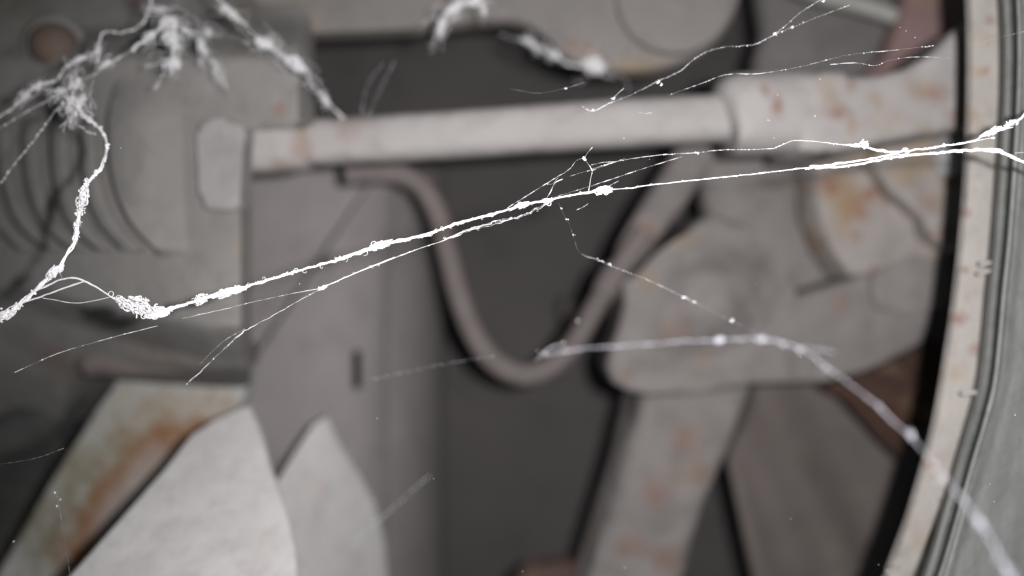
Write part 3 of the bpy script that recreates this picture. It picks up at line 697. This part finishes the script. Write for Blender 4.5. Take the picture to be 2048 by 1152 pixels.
for a in ((1438, 680, .82, 13, 6, -10, 12, 1.3, 14, 4.2), (1523, 678, .81, 10, 8, 0, 9, 1.2, 9, 3.2), (1566, 690, .8, 5, 4, 0, 4, 1, 4, 2.6), (1600, 700, .8, 7, 5, 30, 6, 1.1, 6, 3), (1653, 737, .79, 6, 4, 30, 5, 1, 5, 2.2), (1760, 814, .77, 6, 4, 40, 6, 1, 6, 2.2), (1822, 870, .76, 6, 14, -30, 12, 1.1, 10, 2.8),
          (1885, 958, .74, 13, 7, -25, 10, 1.1, 9, 2.6), (1868, 932, .745, 6, 8, -30, 6, 1, 6, 2.2), (1918, 990, .73, 5, 5, 0, 6, 1, 6, 2.6), (1960, 1045, .71, 8, 22, -33, 16, 1.2, 14, 2.8), (2018, 1145, .69, 10, 16, -20, 16, 1.2, 12, 3), (1992, 1110, .7, 3, 18, 0, 8, .9, 4, 1.6)):
    a = list(a); a[2] *= .94; a[7] *= .6; a[9] *= .62; clump(fw, *a, mat=FAINT)
dr = thing('cobweb_fluff', 'few round blurred white specks floating beside the bottom of the hose', 'cobweb', P(1100, 700, .82), G)
strand(dr, [(1072, 722, .83, 2), (1090, 700, .83, 2), (1128, 685, .83, 1)], 2, .5, 1, mat=FAINT)
for x, y, r in ((1156, 641, 2.1), (1127, 686, 1.7), (1090, 707, 2.0), (1076, 703, 1.2), (1080, 715, 1.2)):
    clump(dr, x, y, .82, r, r, 0, 2, .6, 3, r * .8, name='bead')

# --- upper right fine threads
ur = thing('cobweb_strand', 'long fine thread slanting across the pipe collar to the flared end', 'cobweb', P(1500, 150, 1.02), G)
strand(ur, [(1338, 190, 1.03, .5), (1400, 168, 1.03, .5), (1455, 149, 1.03, .5), (1520, 147, 1.02, .5), (1598, 134, 1.02, .6), (1660, 118, 1.01, .8), (1712, 108, 1.01, .8), (1790, 100, 1.01, .8), (1866, 91, 1.01, .6)], 1, .6, 1, dash=1.0, grains=30, gr=.9)
strand(ur, [(1660, 129, 1.01, .4), (1712, 126, 1.01, .5), (1750, 131, 1.01, .5), (1782, 120, 1.01, .5), (1830, 114, 1.01, .5), (1900, 116, 1.01, .5)], 1, .65, 1, dash=.9, grains=14, gr=.8)
us = thing('cobweb_strand', 'forked fine thread slanting up past the bracket to the top right', 'cobweb', P(1200, 210, 1.05), G)
strand(us, [(1164, 212, 1.05, .6), (1185, 222, 1.05, .8), (1215, 208, 1.05, .8), (1250, 195, 1.05, 1), (1290, 176, 1.06, 1), (1320, 160, 1.06, 1), (1360, 142, 1.06, 1), (1390, 117, 1.06, .8), (1435, 97, 1.06, .8), (1504, 90, 1.05, .8), (1530, 79, 1.05, 1), (1556, 66, 1.05, 1.2), (1591, 52, 1.05, 1), (1640, 32, 1.05, .6), (1700, 10, 1.05, .5)], 2, .42, 1, dash=1.0, grains=40, gr=1)
strand(us, [(1545, 72, 1.05, .5), (1575, 48, 1.05, .5), (1605, 22, 1.05, .5), (1655, -8, 1.05, .5)], 2, .45, 1, dash=.9, grains=10, gr=1)
strand(us, [(1225, 197, 1.05, .4), (1248, 176, 1.05, .4)], 1, .6, 1); strand(us, [(1276, 224, 1.03, .4), (1290, 227, 1.03, .4), (1304, 225, 1.03, .4)], 1, .6, 1, dash=.8)
for x, y, r in ((1185, 221, 2.5), (1226, 197, 2.2), (1318, 165, 2.6), (1322, 169, 2.2), (1550, 69, 3.4), (1585, 54, 3), (1132, 176, 2), (1647, 4, 3)):
    clump(us, x, y, 1.05, r * 1.8, r, -25, 3, .8, 4, r * .45, name='bead')
strand(us, [(1020, 178, 1.06, .4), (1080, 186, 1.06, .4), (1132, 176, 1.06, .4), (1168, 165, 1.06, .4)], 1, .45, 1, dash=.8, mat=FAINT)
ue = thing('cobweb_strand', 'short fine thread crossing the rim at the right edge high up', 'cobweb', P(2000, 73, 1.0), G)
strand(ue, [(1968, 84, z0, .4), (1985, 79, z0, .4), (2020, 70, z0, .4), (2080, 55, z0, .4)], 1, .6, 1, dash=.5)

# --- upper left, soft dusty webs on the housing
G2 = 'dusty webs over the ribbed housing'
def web(label, x, y, z): return thing('dusty_web', label, 'cobweb', P(x, y, z), G2)
a1 = web('kinked dusty thread running from the top to the left below the rusty bolt', 200, 80, 1.22)
strand(a1, [(303, -10, 1.25, 3), (298, 22, 1.25, 3), (285, 45, 1.24, 3), (262, 60, 1.23, 2.5), (232, 66, 1.22, 2.5), (206, 66, 1.22, 3), (199, 85, 1.22, 3.5), (193, 102, 1.21, 4), (168, 115, 1.21, 4), (148, 123, 1.2, 3.5), (128, 138, 1.2, 2), (114, 160, 1.2, 2.5), (88, 166, 1.19, 4), (68, 178, 1.19, 5), (45, 194, 1.18, 4), (22, 218, 1.18, 3), (-30, 250, 1.18, 3)], 5, 1.0, 1, DUST, hairs=10, grains=110, gr=1.8)
for a in ((76, 172, 1.19, 14, 6, -28, 14, 1, 14, 3), (52, 190, 1.19, 8, 5, -40, 8, 1, 8, 2.6), (197, 98, 1.21, 5, 12, 10, 10, 1, 8, 2.4), (158, 119, 1.2, 14, 4, -20, 10, 1, 10, 2.4)): clump(a1, *a, mat=DUST)
a2 = web('big white tufts of dusty web hanging near the top left, right of the bolt', 345, 70, 1.24)
strand(a2, [(268, 98, 1.22, 2), (295, 75, 1.23, 4), (318, 60, 1.24, 6), (338, 42, 1.25, 8), (350, 70, 1.24, 7), (346, 100, 1.24, 5), (345, 128, 1.23, 7)], 6, 1.0, 1.2, DUST, hairs=16, grains=70, gr=2.4)
for a in ((338, 46, 1.25, 18, 14, 0, 26, 1.2, 26, 6), (336, 72, 1.24, 15, 12, 40, 18, 1.2, 16, 5), (352, 88, 1.24, 8, 14, 0, 12, 1.1, 10, 4), (346, 126, 1.23, 15, 12, 0, 20, 1.2, 22, 6), (304, 70, 1.23, 12, 6, -35, 12, 1, 8, 3), (322, 20, 1.26, 14, 6, 0, 8, 1, 5, 3), (372, 60, 1.26, 9, 5, 20, 6, 1, 5, 3)): clump(a2, *a, mat=DUST)
strand(a2, [(330, 140, 1.24, 2), (320, 160, 1.24, 3), (310, 178, 1.24, 2)], 2, .7, 1, DUST, grains=10)
a3 = web('white triangular tuft of dusty web in front of the ribs, left of the hanging strand', 150, 205, 1.14)
for a in ((150, 165, 1.17, 12, 13, 0, 16, 1.1, 12, 4.4), (148, 205, 1.14, 16, 17, 30, 28, 1.3, 34, 6), (152, 222, 1.13, 10, 14, 20, 16, 1.2, 16, 4), (166, 198, 1.14, 8, 5, -30, 8, 1, 8, 3), (120, 182, 1.18, 12, 7, -40, 12, 1, 6, 3), (212, 128, 1.2, 10, 5, -30, 6, 1, 8, 3)): clump(a3, *a, mat=DUST)
strand(a3, [(290, 80, 1.22, 1), (250, 108, 1.22, 1.5), (212, 130, 1.2, 2), (180, 152, 1.19, 2), (150, 168, 1.17, 3), (118, 185, 1.17, 4), (96, 200, 1.17, 2), (40, 232, 1.16, 1), (-20, 268, 1.16, 1)], 3, .75, 1.4, DUST, grains=30, gr=1.4)
strand(a3, [(140, 195, 1.14, 1.5), (114, 220, 1.14, 1.5), (90, 248, 1.13, 1.5), (66, 280, 1.13, 2), (36, 320, 1.13, 1.2), (-20, 390, 1.13, 1)], 2, .75, 1.2, DUST, grains=30, gr=1.3)
strand(a3, [(140, 245, 1.14, 2), (165, 255, 1.13, 2), (190, 268, 1.12, 3)], 3, .6, 1.3, DUST, grains=14, gr=1.4)
a4 = web('straight fuzzy rope of web slanting down right to the pipe, top left', 560, 110, 1.3)
r4 = [(420, -20, 1.28, 5), (448, 10, 1.28, 6), (475, 36, 1.28, 7), (510, 70, 1.29, 6), (550, 103, 1.3, 8), (592, 132, 1.3, 8), (622, 168, 1.32, 4), (650, 202, 1.34, 4), (690, 236, 1.36, 3)]
strand(a4, r4, 7, .9, 1.1, DUST, hairs=10, grains=80, gr=1.7)
for a in ((462, 26, 1.28, 24, 8, 40, 16, 1.1, 16, 4), (530, 88, 1.29, 22, 11, 25, 24, 1.2, 24, 5), (592, 126, 1.3, 24, 10, 42, 22, 1.2, 24, 5), (650, 196, 1.34, 16, 5, 50, 8, 1, 6, 2.4)): clump(a4, *a, mat=DUST)
strand(a4, [(505, 84, 1.29, 1), (470, 76, 1.29, 1), (430, 66, 1.28, 1)], 2, .6, 1, DUST)
a5 = web('faint feathery tuft between the white tufts and the fuzzy rope', 405, 95, 1.3)
for a in ((405, 95, 1.3, 9, 20, -15, 16, 1, 10, 3), (412, 62, 1.31, 16, 7, 10, 10, .9, 6, 2.6), (432, 138, 1.3, 8, 14, -20, 8, .8, 4, 2)): clump(a5, *a, mat=DUST)
strand(a5, [(360, 55, 1.28, 2), (395, 80, 1.3, 3), (415, 112, 1.3, 3), (440, 150, 1.31, 2), (460, 190, 1.33, 1)], 3, .6, 1.5, DUST, grains=10)

G3 = 'tufts of web hanging from the bracket'
b1 = thing('dusty_web', 'blurred white curl of web hanging from the top edge before the bracket', 'cobweb', P(895, 30, 1.36), G3)
strand(b1, [(962, -14, 1.36, 5), (940, 2, 1.36, 8), (916, 10, 1.36, 8), (897, 24, 1.36, 9), (886, 46, 1.37, 7), (879, 72, 1.38, 6)], 6, 1.0, 1.1, DUST, hairs=10, grains=80, gr=2)
for a in ((950, 4, 1.36, 14, 8, 10, 12, 1.1, 12, 4), (908, 16, 1.36, 20, 9, -30, 18, 1.1, 18, 4), (884, 52, 1.37, 7, 20, 12, 14, 1, 12, 3), (968, 18, 1.36, 3, 10, 0, 5, .8, 3, 2)): clump(b1, *a, mat=DUST)
b2 = thing('dusty_web', 'blurred pale tuft of web at the lower edge of the bracket lobe', 'cobweb', P(1190, 130, 1.55), G3)
strand(b2, [(1040, 78, 1.52, 5), (1075, 92, 1.52, 6), (1105, 108, 1.53, 7), (1140, 128, 1.54, 4), (1190, 132, 1.55, 8)], 4, .8, 1.2, DUST, grains=50, gr=2)
for a in ((1190, 131, 1.55, 19, 17, 0, 26, 1.1, 28, 6), (1108, 109, 1.53, 13, 7, 20, 10, 1, 10, 3), (1060, 86, 1.52, 18, 6, 25, 10, 1, 8, 2.6)): clump(b2, *a, mat=DUST)

# --- faint loose bits
G4 = 'faint loose threads'
c1 = thing('loose_thread', 'short blurred streak of thread low down over the pale plate edge', 'thread', P(750, 1040, .76), G4)
strand(c1, [(706, 1082, .75, 2), (735, 1058, .76, 2), (770, 1030, .77, 2), (800, 1004, .78, 1), (860, 950, .79, .5)], 3, .42, 1, FAINT, dash=.5)
c2 = thing('loose_thread', 'hair thin dotted thread at the lower left edge before the dark hollow', 'thread', P(60, 915, 1.0), G4)
strand(c2, [(-30, 932, z0, .4), (30, 924, z0, .4), (80, 914, z0, .4), (128, 896, z0, .4)], 1, .5, 1, FAINT, dash=.7, grains=9, gr=.7)
c3 = thing('loose_thread', 'tiny pale specks on a thread before the rust stained strip', 'thread', P(112, 990, 1.04), G4)
strand(c3, [(100, 976, 1.04, .4), (112, 988, 1.04, .4), (118, 1012, 1.04, .4), (128, 1070, 1.04, .4), (142, 1160, 1.04, .4)], 1, .35, 1, FAINT, dash=.5)
for x, y, r in ((110, 985, 2.4), (120, 999, 1.8), (114, 1012, 2), (27, 1083, 2.2)): clump(c3, x, y, 1.05, r, r, 0, 2, .6, 3, r * .7, name='bead')
c4 = thing('loose_thread', 'very faint thread across the grey panel below the slot', 'thread', P(860, 735, .84), G4)
strand(c4, [(740, 760, .84, .5), (820, 742, .85, .5), (900, 726, .86, .5), (990, 712, .87, .5)], 1, .4, 1, FAINT, dash=.3)
c5 = thing('loose_thread', 'two very faint blurred upright threads over the dark gap above the pipe', 'thread', P(745, 215, .8), G4)
strand(c5, [(790, 120, .80, .5), (770, 160, .80, .5), (752, 200, .80, .5), (735, 232, .8, .5)], 1, .5, 1, FAINT, dash=.2)
strand(c5, [(765, 128, .80, .5), (735, 170, .80, .5), (722, 232, .80, .5)], 1, .5, 1, FAINT, dash=.2)
du = bmesh.new()
for k in range(26):
    grain_into(du, random.uniform(0, 2040), random.uniform(0, 1150), random.uniform(.93, 1.12), random.choice((.5, .6, .8, 1.1)))
for x, y in ((1980, 968), (1988, 1003), (2030, 830), (1640, 158), (1536, 240), (1630, 232), (1555, 190), (1800, 55), (1812, 62), (1830, 75), (1548, 276)): grain_into(du, x, y, 1.0, .9)
o = link('dust', du, SILK); o['kind'] = 'stuff'; o['label'] = 'tiny white dust specks caught in the air and thin web'; o['category'] = 'dust'
